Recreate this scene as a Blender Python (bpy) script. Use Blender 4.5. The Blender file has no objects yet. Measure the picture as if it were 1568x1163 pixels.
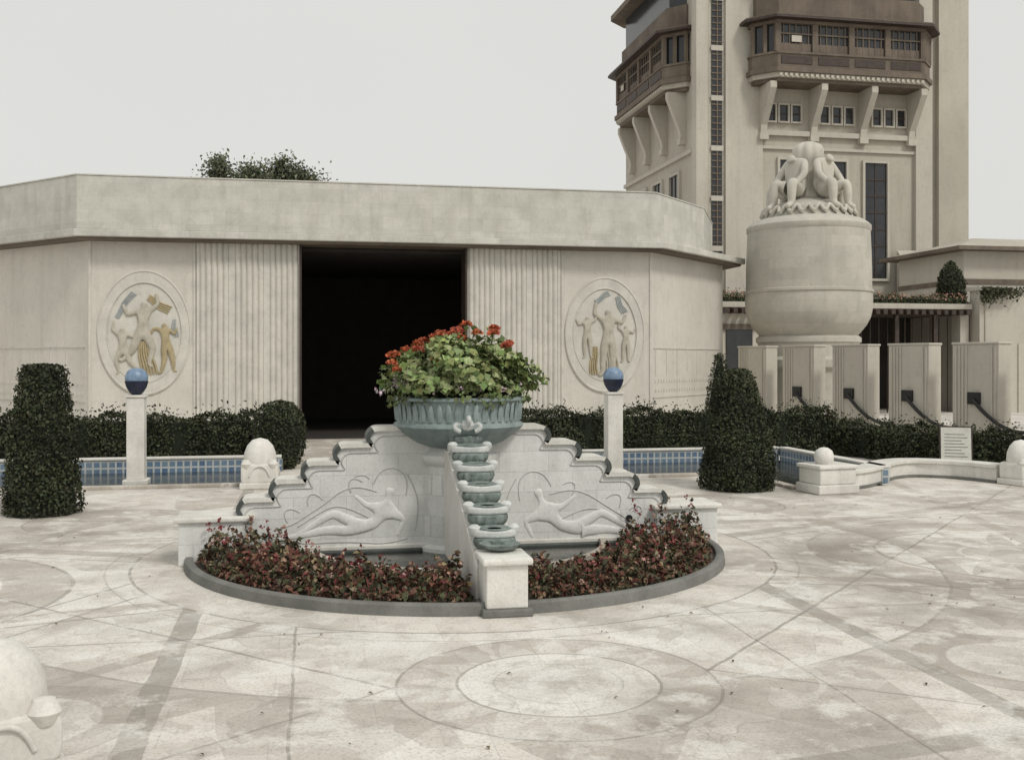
import bpy, bmesh, math, random
import numpy as np
from mathutils import Vector, Matrix
random.seed(7); rng=np.random.default_rng(7)
S=bpy.context.scene
S.view_settings.view_transform='Standard'; S.view_settings.look='None'; S.view_settings.exposure=0
COL=S.collection
pi=math.pi

# ------------------------------------------------------------------ materials
def newmat(name):
    m=bpy.data.materials.new(name); m.use_nodes=True
    nt=m.node_tree; b=nt.nodes['Principled BSDF']
    return m,nt,b
def N(nt,t,**k):
    n=nt.nodes.new(t)
    for a,v in k.items(): setattr(n,a,v)
    return n
def mixc(nt,fac,a,b,mode='MIX'):
    n=N(nt,'ShaderNodeMix',data_type='RGBA',blend_type=mode)
    for i,v in ((0,fac),(6,a),(7,b)):
        if isinstance(v,bpy.types.NodeSocket): nt.links.new(v,n.inputs[i])
        elif v is not None:
            n.inputs[i].default_value = v if i==0 else (*v,1)
    return n.outputs[2]
def noise(nt,vec,scale,detail=5,rough=.6):
    n=N(nt,'ShaderNodeTexNoise'); n.inputs['Scale'].default_value=scale
    n.inputs['Detail'].default_value=min(detail,6); n.inputs['Roughness'].default_value=rough
    nt.links.new(vec,n.inputs['Vector']); return n.outputs['Fac']
def ramp(nt,fac,lo,hi):
    n=N(nt,'ShaderNodeMapRange'); n.inputs[1].default_value=lo; n.inputs[2].default_value=hi
    nt.links.new(fac,n.inputs[0]); return n.outputs[0]
def mth(nt,op,a,b=None):
    n=N(nt,'ShaderNodeMath',operation=op)
    for i,v in((0,a),(1,b)):
        if v is None: continue
        if isinstance(v,bpy.types.NodeSocket): nt.links.new(v,n.inputs[i])
        else: n.inputs[i].default_value=v
    return n.outputs[0]
def mul(nt,a,k): return mth(nt,'MULTIPLY',a,k)
def stone(name,c1,c2,big=.7,brick=None,streak=.35,grain=.12,bump=.3,rough=.8,joint=.3,dirt=(.3,.27,.22)):
    m,nt,b=newmat(name)
    tc=N(nt,'ShaderNodeTexCoord').outputs['Object']
    col=mixc(nt,ramp(nt,noise(nt,tc,big,6),.35,.65),c1,c2)
    g=noise(nt,tc,38,3,.7)
    col=mixc(nt,mul(nt,ramp(nt,g,.45,.75),grain*2.6),col,tuple(x*.55 for x in c2))
    g2=ramp(nt,noise(nt,tc,4.5,6,.7),.52,.74)
    col=mixc(nt,mul(nt,g2,.30),col,tuple(x*.6 for x in c2))
    if streak>0:
        mp=N(nt,'ShaderNodeMapping'); nt.links.new(tc,mp.inputs[0]); mp.inputs['Scale'].default_value=(2.2,2.2,.22)
        s=ramp(nt,noise(nt,mp.outputs[0],1.5,5,.65),.5,.8)
        col=mixc(nt,mul(nt,s,streak),col,dirt)
    h=g
    if brick:
        sx=N(nt,'ShaderNodeSeparateXYZ'); nt.links.new(tc,sx.inputs[0])
        ad=mth(nt,'ADD',sx.outputs[0],sx.outputs[1])
        cx=N(nt,'ShaderNodeCombineXYZ'); nt.links.new(ad,cx.inputs[0]); nt.links.new(sx.outputs[2],cx.inputs[1])
        br=N(nt,'ShaderNodeTexBrick'); nt.links.new(cx.outputs[0],br.inputs['Vector'])
        br.inputs['Scale'].default_value=1; br.inputs['Brick Width'].default_value=brick[0]; br.inputs['Row Height'].default_value=brick[1]
        br.inputs['Mortar Size'].default_value=brick[2]; br.inputs['Mortar Smooth'].default_value=.4
        br.inputs['Color1'].default_value=(1,1,1,1); br.inputs['Color2'].default_value=(.88,.89,.88,1); br.inputs['Mortar'].default_value=(1-joint,)*3+(1,)
        col=mixc(nt,1.0,col,br.outputs['Color'],'MULTIPLY')
    nt.links.new(col,b.inputs['Base Color']); b.inputs['Roughness'].default_value=rough
    b.inputs['Specular IOR Level'].default_value=.3
    bp=N(nt,'ShaderNodeBump'); bp.inputs['Strength'].default_value=bump; bp.inputs['Distance'].default_value=.01
    nt.links.new(h,bp.inputs['Height']); nt.links.new(bp.outputs[0],b.inputs['Normal'])
    return m
def plain(name,c,rough=.6,var=.3,scale=6,metal=0,bump=.15):
    m,nt,b=newmat(name); tc=N(nt,'ShaderNodeTexCoord').outputs['Object']
    f=noise(nt,tc,scale,4)
    col=mixc(nt,ramp(nt,f,.3,.7),tuple(x*(1-var) for x in c),tuple(min(1,x*(1+var)) for x in c))
    nt.links.new(col,b.inputs['Base Color']); b.inputs['Roughness'].default_value=rough; b.inputs['Metallic'].default_value=metal
    bp=N(nt,'ShaderNodeBump'); bp.inputs['Strength'].default_value=bump; bp.inputs['Distance'].default_value=.01
    nt.links.new(f,bp.inputs['Height']); nt.links.new(bp.outputs[0],b.inputs['Normal'])
    return m
def leafmat(name):
    m,nt,b=newmat(name); a=N(nt,'ShaderNodeAttribute'); a.attribute_name='Col'
    nt.links.new(a.outputs['Color'],b.inputs['Base Color']); b.inputs['Roughness'].default_value=.65
    b.inputs['Specular IOR Level'].default_value=.25
    return m
LEAF=leafmat('foliage')
M_pav=stone('pavilion_stucco',(.70,.67,.605),(.60,.575,.515),.5,streak=.28)
M_par=stone('pavilion_parapet_stone',(.66,.645,.585),(.55,.54,.485),2.2,brick=(.6,.3,.006),streak=.38,joint=.14)
M_panel=stone('pavilion_relief_stone',(.68,.655,.59),(.57,.555,.50),2.5,streak=.18)
M_relief=stone('relief_stone',(.56,.52,.44),(.42,.395,.33),6,streak=.15)
M_fount=stone('fountain_white_stone',(.80,.80,.775),(.69,.695,.67),1.5,brick=(.52,.21,.004),streak=.38,joint=.24,dirt=(.36,.35,.31))
M_fplain=stone('fountain_relief_stone',(.78,.78,.755),(.68,.685,.66),1.5,streak=.2)
M_white=stone('white_stone',(.76,.745,.695),(.62,.605,.555),2.0,streak=.32)
M_coll=stone('cascade_stone',(.66,.67,.65),(.50,.53,.51),7,streak=.3,dirt=(.2,.23,.21))
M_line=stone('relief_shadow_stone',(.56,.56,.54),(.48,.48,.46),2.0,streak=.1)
M_tower=stone('tower_render',(.51,.48,.41),(.42,.39,.33),.25,streak=.4)
M_tower2=stone('tower_pale_render',(.56,.53,.46),(.48,.45,.39),.25,streak=.35)
M_brown=stone('tower_brown_concrete',(.19,.155,.12),(.125,.10,.08),.8,streak=.3)
M_vase=stone('vase_stoneware',(.58,.55,.485),(.48,.46,.405),.9,brick=(.42,.30,.006),streak=.32,joint=.15)
M_vase2=stone('vase_figure_stoneware',(.60,.575,.505),(.50,.48,.42),2,streak=.25)
M_green=plain('verdigris_glaze',(.165,.20,.185),.6,.45,14)
M_bowl=stone('verdigris_bowl',(.30,.36,.35),(.20,.25,.245),6,streak=.45,rough=.55,dirt=(.15,.175,.165))
M_dkgreen=plain('dark_glaze',(.06,.07,.065),.5,.35,10)
M_kerb=stone('grey_kerb',(.21,.21,.195),(.14,.142,.13),3,streak=.2)
M_soil=plain('soil',(.11,.085,.065),.95,.5,14,bump=1)
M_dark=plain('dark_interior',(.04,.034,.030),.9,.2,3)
M_glass=plain('dark_glass',(.03,.032,.035),.15,.3,2)
M_wood=plain('dark_wood',(.045,.03,.022),.6,.4,8)
M_bluetop=plain('blue_ball_glaze',(.17,.25,.36),.4,.3,12)
M_navy=plain('navy_cup_glaze',(.012,.018,.045),.4,.4,8)
M_hcore=plain('hedge_core',(.010,.014,.007),1,.4,10)
M_black=plain('black_metal',(.012,.012,.013),.5,.3,6)
M_bark=plain('bark',(.07,.055,.04),.9,.4,12,bump=1)
M_gold=stone('ochre_relief',(.47,.39,.24),(.36,.30,.18),5,streak=.1)
M_teal=stone('blue_grey_relief',(.44,.46,.45),(.34,.37,.37),6,streak=.1)

def tilemat():
    m,nt,b=newmat('blue_tiles'); tc=N(nt,'ShaderNodeTexCoord').outputs['Object']
    sx=N(nt,'ShaderNodeSeparateXYZ'); nt.links.new(tc,sx.inputs[0])
    ad=mth(nt,'ADD',sx.outputs[0],sx.outputs[1])
    cx=N(nt,'ShaderNodeCombineXYZ'); nt.links.new(ad,cx.inputs[0]); nt.links.new(sx.outputs[2],cx.inputs[1])
    br=N(nt,'ShaderNodeTexBrick'); br.offset=0; nt.links.new(cx.outputs[0],br.inputs['Vector'])
    br.inputs['Scale'].default_value=1; br.inputs['Brick Width'].default_value=.125; br.inputs['Row Height'].default_value=.12
    br.inputs['Mortar Size'].default_value=.016; br.inputs['Mortar Smooth'].default_value=.1
    br.inputs['Color1'].default_value=(.07,.13,.23,1); br.inputs['Color2'].default_value=(.14,.22,.31,1); br.inputs['Mortar'].default_value=(.48,.50,.48,1)
    c=mixc(nt,mul(nt,ramp(nt,noise(nt,tc,6,6),.4,.7),.4),br.outputs['Color'],(.3,.32,.3))
    nt.links.new(c,b.inputs['Base Color']); b.inputs['Roughness'].default_value=.3
    return m
M_tile=tilemat()
def watermat():
    m,nt,b=newmat('pool_water'); tc=N(nt,'ShaderNodeTexCoord').outputs['Object']
    b.inputs['Base Color'].default_value=(.018,.02,.017,1); b.inputs['Roughness'].default_value=.06
    f=noise(nt,tc,5,5); bp=N(nt,'ShaderNodeBump'); bp.inputs['Strength'].default_value=.25; bp.inputs['Distance'].default_value=.02
    nt.links.new(f,bp.inputs['Height']); nt.links.new(bp.outputs[0],b.inputs['Normal']); return m
M_water=watermat()
def pavemat(name,c1,c2,pattern=False,dark=.80):
    m,nt,b=newmat(name); tc=N(nt,'ShaderNodeTexCoord').outputs['Object']
    col=mixc(nt,ramp(nt,noise(nt,tc,.45,6,.62),.38,.62),c1,c2)
    sp=N(nt,'ShaderNodeSeparateXYZ'); nt.links.new(tc,sp.inputs[0]); X,Y=sp.outputs[0],sp.outputs[1]
    wob=mul(nt,mth(nt,'SUBTRACT',noise(nt,tc,2.3,3),.5),.05)
    if pattern:
        AX=mth(nt,'ABSOLUTE',X)
        def dist(cx,cy,XX=X):
            a=mth(nt,'SUBTRACT',XX,cx); c=mth(nt,'SUBTRACT',Y,cy)
            d=mth(nt,'SQRT',mth(nt,'ADD',mth(nt,'MULTIPLY',a,a),mth(nt,'MULTIPLY',c,c)))
            return mth(nt,'ADD',d,wob)
        def distm(cx,cy): return dist(cx,cy,AX)
        def star(cx,cy,XX,d,k,r0,h):
            a=mth(nt,'ARCTAN2',mth(nt,'SUBTRACT',Y,cy),mth(nt,'SUBTRACT',XX,cx))
            p=mul(nt,mth(nt,'PINGPONG',mul(nt,a,k/(2*pi)),.5),2)
            t=mul(nt,mth(nt,'SUBTRACT',d,r0),1/h)
            return mth(nt,'MULTIPLY',mth(nt,'LESS_THAN',t,p),mth(nt,'GREATER_THAN',t,0))
        def within(d,c,h):
            return mth(nt,'LESS_THAN',mth(nt,'ABSOLUTE',mth(nt,'SUBTRACT',d,c)),h)
        def line(a_,b_,c_):
            k=math.hypot(a_,b_); return mth(nt,'ADD',mth(nt,'ADD',mul(nt,AX,a_/k),mul(nt,Y,b_/k)),mth(nt,'ADD',wob,-c_/k))
        d0=dist(0,0); dm=dist(0,-4.45); out=mth(nt,'GREATER_THAN',d0,3.2); om=mth(nt,'GREATER_THAN',dm,1.0)
        op=mth(nt,'MULTIPLY',out,om)
        G=(.27,.25,.22);P=(.38,.34,.29);W=(.84,.82,.77);D=(.13,.115,.10)
        def add(mask,c,f,clip=True):
            nonlocal col
            if clip: mask=mth(nt,'MULTIPLY',mask,op)
            col=mixc(nt,mul(nt,mask,f),col,c)
        add(star(0,0,X,d0,22,3.2,1.5),W,.6); add(star(0,0,X,d0,22,4.95,1.3),P,.45)
        dA=distm(5.6,-1.2)
        add(within(dA,0,1.35),W,.6); add(star(5.6,-1.2,AX,dA,14,.55,.8),P,.5); add(within(dA,1.75,.28),P,.5); add(within(dA,1.36,.02),D,.5); add(within(dA,2.04,.018),D,.5); add(within(dA,.0,.5),P,.5)
        dB=distm(7.6,-7.2); add(within(dB,3.6,.2),P,.55); add(within(dB,3.38,.018),D,.5); add(within(dB,2.5,.02),D,.45); add(star(7.6,-7.2,AX,dB,24,3.8,1.0),W,.5); add(star(7.6,-7.2,AX,dB,18,1.4,1.1),P,.45)
        dE=distm(3.1,-4.6); add(within(dE,.55,.10),P,.5); add(within(dE,.66,.010),D,.45); add(within(dE,0,.44),W,.45)
        dG=distm(3.9,2.9); add(within(dG,.9,.12),P,.5); add(within(dG,1.03,.014),D,.45)
        add(within(d0,4.84,.11),P,.55); add(within(d0,4.72,.014),D,.5); add(within(d0,3.42,.010),D,.3); add(within(d0,7.6,.25),P,.5); add(within(d0,7.3,.014),D,.5); add(within(d0,7.87,.014),D,.45)
        add(within(line(1,0,2.43),0,.085),G,.65); add(within(line(1,1,-.8),0,.08),P,.65); add(within(line(1,-1,5.4),0,.014),D,.55)
        add(within(line(1,.62,2.0),0,.014),D,.55); add(within(line(1,.62,2.5),0,.014),D,.5); add(within(line(.3,1,-1.0),0,.10),P,.6); add(within(line(.3,1,-1.25),0,.014),D,.55)
        add(within(line(-.42,1,-.9),0,.12),P,.6); add(within(line(-.42,1,-1.25),0,.014),D,.55); add(within(line(0,1,-2.98),0,.012),D,.5)
        add(within(line(0,1,1.4),0,.12),P,.6); add(within(line(-.25,1,1.9),0,.014),D,.5); add(within(line(-.15,1,-6.1),0,.09),G,.5)
        add(within(line(.75,1,-3.6),0,.012),D,.45); add(within(line(1,-.3,6.4),0,.10),P,.5); add(within(line(1,0,1.62),0,.010),D,.5)
        add(within(d0,3.2,.014),D,.55,False)
        add(within(dm,.82,.18),P,.45,False); add(within(dm,.30,.32),W,.7,False); add(star(0,-4.45,X,dm,16,.64,.34),W,.4,False); add(within(dm,1.0,.010),D,.5,False); add(within(dm,.63,.010),D,.5,False); add(within(dm,.40,.008),D,.2,False); add(within(dm,.0,.13),P,.3,False)
    dn=N(nt,'ShaderNodeTexNoise'); nt.links.new(tc,dn.inputs['Vector']); dn.inputs['Scale'].default_value=1.3; dn.inputs['Detail'].default_value=2
    va=N(nt,'ShaderNodeVectorMath',operation='ADD'); nt.links.new(tc,va.inputs[0]); nt.links.new(dn.outputs['Color'],va.inputs[1])
    vc_=N(nt,'ShaderNodeTexVoronoi'); nt.links.new(va.outputs[0],vc_.inputs['Vector']); vc_.inputs['Scale'].default_value=2.6
    bw=N(nt,'ShaderNodeSeparateXYZ'); nt.links.new(vc_.outputs['Color'],bw.inputs[0])
    col=mixc(nt,mul(nt,ramp(nt,bw.outputs[0],.55,1.0),.36),col,(.38,.345,.30))
    col=mixc(nt,mul(nt,ramp(nt,bw.outputs[1],.6,1.0),.34),col,(.84,.82,.77))
    vo=N(nt,'ShaderNodeTexVoronoi',feature='DISTANCE_TO_EDGE'); nt.links.new(va.outputs[0],vo.inputs['Vector']); vo.inputs['Scale'].default_value=2.6
    ln=ramp(nt,vo.outputs['Distance'],.022,.0)
    pm=ramp(nt,noise(nt,tc,.7,3),.42,.62)
    col=mixc(nt,mul(nt,mth(nt,'MULTIPLY',ln,pm),.34),col,(.18,.16,.135))
    br=N(nt,'ShaderNodeTexBrick'); nt.links.new(tc,br.inputs['Vector']); br.inputs['Scale'].default_value=1
    br.inputs['Brick Width'].default_value=1.15; br.inputs['Row Height'].default_value=.57; br.inputs['Mortar Size'].default_value=.005
    br.inputs['Mortar Smooth'].default_value=.5
    br.inputs['Color1'].default_value=(1,1,1,1); br.inputs['Color2'].default_value=(.88,.87,.86,1); br.inputs['Mortar'].default_value=(.72,.70,.68,1)
    col=mixc(nt,.6,col,br.outputs['Color'],'MULTIPLY')
    s=ramp(nt,noise(nt,tc,.38,6,.66),.47,.68); col=mixc(nt,mul(nt,s,dark),col,(.235,.205,.17))
    s2=ramp(nt,noise(nt,tc,3.3,6,.75),.50,.72); col=mixc(nt,mul(nt,s2,.58),col,(.27,.235,.195))
    s4=ramp(nt,noise(nt,tc,1.7,6,.7),.47,.38); col=mixc(nt,mul(nt,s4,.55),col,(.84,.82,.775))
    s3=ramp(nt,noise(nt,tc,48,2,.7),.5,.8); col=mixc(nt,mul(nt,s3,.6),col,(.22,.195,.165))
    nt.links.new(col,b.inputs['Base Color']); b.inputs['Roughness'].default_value=.7
    bp=N(nt,'ShaderNodeBump'); bp.inputs['Strength'].default_value=.35; bp.inputs['Distance'].default_value=.008
    nt.links.new(s3,bp.inputs['Height']); nt.links.new(bp.outputs[0],b.inputs['Normal'])
    return m
M_pave=pavemat('inlaid_paving',(.76,.725,.66),(.66,.62,.56),True)
M_pavP=pavemat('buff_paving',(.56,.51,.44),(.48,.44,.38))

# ------------------------------------------------------------------ mesh helpers
def link(o,parent=None):
    COL.objects.link(o)
    if parent: o.parent=parent
    return o
def grp(name):
    e=bpy.data.objects.new(name,None); e.empty_display_size=.2; COL.objects.link(e); return e
def mesh(name,v,f,mat,parent=None,smooth=False,bevel=0,mats=None,mi=None):
    me=bpy.data.meshes.new(name); me.from_pydata([tuple(p) for p in v],[],f); 
    bm=bmesh.new(); bm.from_mesh(me); bmesh.ops.recalc_face_normals(bm,faces=bm.faces); bm.to_mesh(me); bm.free()
    for m in (mats or [mat]): me.materials.append(m)
    if mi is not None: me.polygons.foreach_set('material_index',mi)
    if smooth: me.polygons.foreach_set('use_smooth',[True]*len(me.polygons))
    o=bpy.data.objects.new(name,me); link(o,parent)
    if bevel:
        b=o.modifiers.new('b','BEVEL'); b.width=bevel; b.segments=2; b.limit_method='ANGLE'
    return o
def box(name,x0,x1,y0,y1,z0,z1,mat,parent=None,bevel=0):
    v=[(x,y,z) for x in(x0,x1) for y in(y0,y1) for z in(z0,z1)]
    f=[(0,1,3,2),(4,6,7,5),(0,4,5,1),(2,3,7,6),(0,2,6,4),(1,5,7,3)]
    return mesh(name,v,f,mat,parent,bevel=bevel)
def prism(name,poly,z0,z1,mat,parent=None,bevel=0,axis='z'):
    n=len(poly)
    def P(a,b,c):
        return (a,b,c) if axis=='z' else ((a,c,b) if axis=='y' else (c,a,b))
    v=[P(a,b,z0) for a,b in poly]+[P(a,b,z1) for a,b in poly]
    f=[tuple(range(n))[::-1],tuple(range(n,2*n))]+[(i,(i+1)%n,n+(i+1)%n,n+i) for i in range(n)]
    return mesh(name,v,f,mat,parent,bevel=bevel)
def lathe(name,prof,c,mat,parent=None,seg=48,smooth=True,rib=0,ribn=0,sx=1,sy=1,caps=True):
    k=seg; v=[];f=[]
    for r,z in prof:
        for i in range(k):
            a=2*pi*i/seg; rr=r*(1+rib*math.cos(ribn*a)) if rib else r
            v.append((c[0]+rr*math.cos(a)*sx,c[1]+rr*math.sin(a)*sy,c[2]+z))
    for j in range(len(prof)-1):
        for i in range(seg):
            i2=(i+1)%k
            f.append((j*k+i,j*k+i2,(j+1)*k+i2,(j+1)*k+i))
    if caps and prof[0][0]>1e-4: f.append(tuple(range(k)))
    if caps and prof[-1][0]>1e-4: f.append(tuple(range((len(prof)-1)*k,len(prof)*k)))
    o=mesh(name,v,f,mat,parent,smooth)
    if smooth:
        e=o.modifiers.new('e','EDGE_SPLIT'); e.split_angle=math.radians(38)
    return o
def tube(name,paths,r,mat,parent=None,cyc=False,res=2):
    cu=bpy.data.curves.new(name,'CURVE'); cu.dimensions='3D'; cu.bevel_depth=r; cu.bevel_resolution=res
    for p in paths:
        s=cu.splines.new('NURBS'); s.points.add(len(p)-1)
        for i,q in enumerate(p): s.points[i].co=(*q,1)
        s.order_u=3; s.use_endpoint_u=not cyc; s.use_cyclic_u=cyc; s.resolution_u=6
    cu.materials.append(mat); o=bpy.data.objects.new(name,cu); link(o,parent); return o
def skin(name,J,E,R,mat,parent,sub=2,M=None):
    me=bpy.data.meshes.new(name); me.from_pydata(J,E,[]); o=bpy.data.objects.new(name,me); link(o,parent)
    me.materials.append(mat)
    s=o.modifiers.new('s','SKIN'); s.use_smooth_shade=True
    for i,sv in enumerate(me.skin_vertices[0].data):
        r=R[i]; sv.radius=(r,r); sv.use_root=(i==0)
    ss=o.modifiers.new('ss','SUBSURF'); ss.levels=sub; ss.render_levels=sub
    if M is not None: o.matrix_local=M
    return o
def leaves(name,P,Nrm,size,cols,parent=None,jit=.9,aspect=.6,mat=None):
    n=len(P); d=Nrm+rng.normal(0,jit,(n,3)); d/=np.linalg.norm(d,axis=1)[:,None]+1e-9
    t=rng.normal(0,1,(n,3)); t-= (t*d).sum(1)[:,None]*d; t/=np.linalg.norm(t,axis=1)[:,None]+1e-9
    b=np.cross(d,t); s=(size*rng.uniform(.6,1.3,n))[:,None]
    bend=d*s*.25
    V=np.stack([P-t*s*.5, P+b*s*aspect*.5+bend*.3, P+t*s*.5-bend, P-b*s*aspect*.5+bend*.3],1).reshape(-1,3)
    me=bpy.data.meshes.new(name); me.vertices.add(4*n); me.vertices.foreach_set('co',V.ravel())
    me.loops.add(4*n); me.loops.foreach_set('vertex_index',np.arange(4*n)); me.polygons.add(n)
    me.polygons.foreach_set('loop_start',np.arange(0,4*n,4)); me.polygons.foreach_set('loop_total',np.full(n,4))
    me.update(); ca=me.color_attributes.new('Col','FLOAT_COLOR','CORNER')
    c=np.concatenate([cols,np.ones((n,1))],1); ca.data.foreach_set('color',np.repeat(c,4,0).ravel())
    me.materials.append(mat or LEAF); o=bpy.data.objects.new(name,me); link(o,parent); return o
def lcol(n,base,var=.35,P=None,clump=0,seed=0):
    b=np.array(base)[None,:]*rng.uniform(1-var,1+var,(n,1))
    b=b*rng.uniform(.88,1.12,(n,3))
    if P is not None:
        w=np.sin(P[:,0]*5.1+seed)*np.sin(P[:,1]*4.3+1.3)+np.sin(P[:,2]*7+P[:,0]*3)
        b*= (1+clump*w*.5)[:,None]
    return np.clip(b,.003,1)
HG=(.050,.057,.030)
def hedge(name,a,b,w,h,z0=0,n=None,col=HG):
    g=grp(name); a=np.array(a);b=np.array(b); L=np.linalg.norm(b-a); u=(b-a)/L; p=np.array([-u[1],u[0]])
    n=n or int(L*2600)
    s=rng.uniform(0,L,n); q=rng.uniform(0,2*h*.95+w,n)
    off=np.where(q<h*.95,-w/2,np.where(q<h*.95+w,q-h*.95-w/2,w/2)); z=np.where(q<h*.95,q,np.where(q<h*.95+w,h,2*h*.95+w-q))
    bump=.05*np.sin(s*3.1)+.04*np.sin(s*7.3+1)+.03*np.sin(s*15+off*9)+rng.normal(0,.028,n); spike=(rng.random(n)<.09)*rng.uniform(0,.22,n)
    top=(z>=h-.001)
    z=z+np.where(top,bump+spike-.10*(np.abs(off)/(w/2))**3,0)
    off=off+np.where(~top,np.sign(off)*bump*.8 - np.sign(off)*.08*(z/h)**3,0)
    P=np.stack([a[0]+u[0]*s+p[0]*off,a[1]+u[1]*s+p[1]*off,z+z0],1)
    Nn=np.stack([p[0]*np.where(top,0,np.sign(off)),p[1]*np.where(top,0,np.sign(off)),np.where(top,1,.2)],1)
    leaves('leaves',P,Nn,.065,lcol(n,col,.5,P,.4),g)
    i=.07; c=[a+u*i+p*(w/2-i),a+u*i-p*(w/2-i),b-u*i-p*(w/2-i),b-u*i+p*(w/2-i)]
    prism('core',[tuple(x) for x in c],z0-.01,z0+h-.1,M_hcore,g)
    return g
def topiary(name,c,prof,n,size=.05,col=HG):
    g=grp(name); pr=np.array(prof,float); seg=np.linalg.norm(np.diff(pr,axis=0),axis=1)*(pr[:-1,0]+pr[1:,0]+.02)
    k=rng.choice(len(seg),n,p=seg/seg.sum()); t=rng.random(n)
    r=pr[k,0]*(1-t)+pr[k+1,0]*t; z=pr[k,1]*(1-t)+pr[k+1,1]*t; d=pr[k+1]-pr[k]
    nr=np.stack([d[:,1],-d[:,0]],1); nr/=np.linalg.norm(nr,axis=1)[:,None]+1e-9
    a=rng.uniform(0,2*pi,n); r=r*(1+.04*np.sin(a*3+z*4)+.035*np.sin(a*7+z*9))+rng.normal(0,.022,n)+(rng.random(n)<.06)*.045
    P=np.stack([c[0]+r*np.cos(a),c[1]+r*np.sin(a),c[2]+z],1)
    Nn=np.stack([nr[:,0]*np.cos(a),nr[:,0]*np.sin(a),nr[:,1]],1)
    leaves('leaves',P,Nn,size,lcol(n,col,.5,P,.4),g)
    lathe('core',[(max(0,x-.05),max(0,y-.04)) for x,y in prof],c,M_hcore,g,seg=24)
    return g

# ------------------------------------------------------------------ ground
gr=mesh('ground',[(-300,-300,0),(300,-300,0),(300,300,0),(-300,300,0)],[(0,1,2,3)],M_pave)

# ------------------------------------------------------------------ stepped fountain wall
F=grp('cascade_fountain')
steps=[(.93,1.30),(1.26,1.135),(1.58,.965),(1.89,.79),(2.20,.615)]
half=[]
for i,(u,z) in enumerate(steps):
    zn=steps[i+1][1] if i<4 else .44
    r=.10
    half.append((u-r,z))
    for k in range(1,7):
        a=pi/2*(1-k/6); half.append((u-r+r*math.cos(a),z-r+r*math.sin(a)))
    half.append((u-.035,zn+.01)); half.append((u-.035,zn))
end=(2.72,.44)
prof=[(0,1.30)]+half+[end]
full=[(-x,z) for x,z in prof[::-1]]+prof[1:]
prism('wall',full+[(2.72,0),(-2.72,0)],-.15,.15,M_fount,F,axis='y')
v=[];f=[];mi=[]
pp=[Vector((x,z)) for x,z in full]
nr=[]
for i in range(len(pp)):
    a=pp[max(0,i-1)];b=pp[min(len(pp)-1,i+1)];d=(b-a).normalized(); nr.append(Vector((-d.y,d.x)))
for i,p in enumerate(pp):
    q=p+nr[i]*.026; r_=p-nr[i]*.018
    for y in(-.185,.185): v+= [(q.x,y,q.y),(r_.x,y,r_.y)]
for i in range(len(pp)-1):
    b=4*i;c=b+4
    seg=pp[i+1]-pp[i]; m=0 if abs(seg.y)<.012 else 1
    for fc in((b,c,c+2,b+2),(b+1,b+3,c+3,c+1),(b,b+1,c+1,c),(b+2,c+2,c+3,b+3)): f.append(fc); mi.append(m)
mesh('wall_cap',v,f,None,F,mats=[M_white,M_dkgreen],mi=mi)
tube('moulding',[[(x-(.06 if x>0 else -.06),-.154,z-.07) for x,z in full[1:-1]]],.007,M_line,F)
box('wall_base_dark',-2.74,2.74,-.185,.185,0,.09,M_dkgreen,F,.01)
box('wall_base',-2.70,2.70,-.170,.170,.09,.135,M_white,F,.01)
for s in(-1,1):
    box('end_pier',s*2.42-.34,s*2.42+.34,-.24,.24,.0,.42,M_fount,F,.012)
    box('end_pier_cap',s*2.42-.38,s*2.42+.38,-.28,.28,.42,.47,M_white,F,.015)
lathe('bowl_pier',[(.42,0),(.42,.10),(.365,.13),(.36,.92),(.40,.95),(.42,.99),(.42,1.03),(.37,1.06),(.3,1.12),(0,1.12)],(0,-.02,0),M_fount,F)
def R(pts,s):
    return [((px-702)*(.0066 if s<0 else .00695),-.151,2-(py-550)*(.0066 if s<0 else .0070)) for px,py in pts]
left=[[(618,758),(622,738),(612,720),(594,714),(576,722),(568,740)],
 [(632,812),(638,780),(634,750),(620,726)],
 [(574,752),(550,742),(520,748),(496,768),(470,784),(446,800),(420,806)],
 [(560,790),(530,774),(505,772),(480,786),(455,802)],
 [(620,824),(590,832),(550,828),(510,826),(470,828),(430,824)],
 [(535,752),(528,738),(540,728),(552,736)],[(540,728),(556,722),(562,732)],
 [(440,795),(432,780),(446,772),(458,780)],[(470,770),(468,754),(484,752),(492,762)],
 [(410,818),(424,812),(436,816)]]
right=[[(792,758),(788,738),(796,720),(814,714),(832,722),(840,738)],
 [(772,812),(768,780),(772,750),(786,726)],
 [(838,750),(866,742),(896,750),(920,766),(946,782),(972,798),(994,806)],
 [(850,790),(882,774),(912,772),(938,786),(965,800)],
 [(790,822),(820,830),(860,826),(900,826),(940,826),(985,820)],
 [(872,752),(880,738),(868,730),(858,736)],[(946,772),(952,756),(936,750),(926,758)],
 [(975,790),(985,776),(972,768),(962,776)],
 [(996,814),(984,810),(972,814)]]
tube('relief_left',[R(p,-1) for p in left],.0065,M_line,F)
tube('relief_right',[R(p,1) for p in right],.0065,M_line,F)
def lowrel(name,J,Rr,E,s):
    JJ=[(a,b,c) for a,b,c in R(J,s)]
    o=skin(name,[(a,0,c) for a,b,c in JJ],E,Rr,M_fplain,F,2); o.scale=(1,.42,1); o.location=(0,-.148,0)
RB=[.078,.058,.078,.030,.062,.048,.026,.018,.048,.026,.018,.030,.020,.030,.020]
EB=[(0,1),(1,2),(2,3),(3,4),(0,5),(5,6),(6,7),(0,8),(8,9),(9,10),(2,11),(11,12),(2,13),(13,14)]
lowrel('reclining_figure_left',[(556,810),(573,796),(588,778),(592,762),(594,745),(508,782),(462,810),(448,816),(500,808),(440,818),(424,820),(616,796),(604,820),(558,772),(540,756)],RB,EB,-1)
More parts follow.
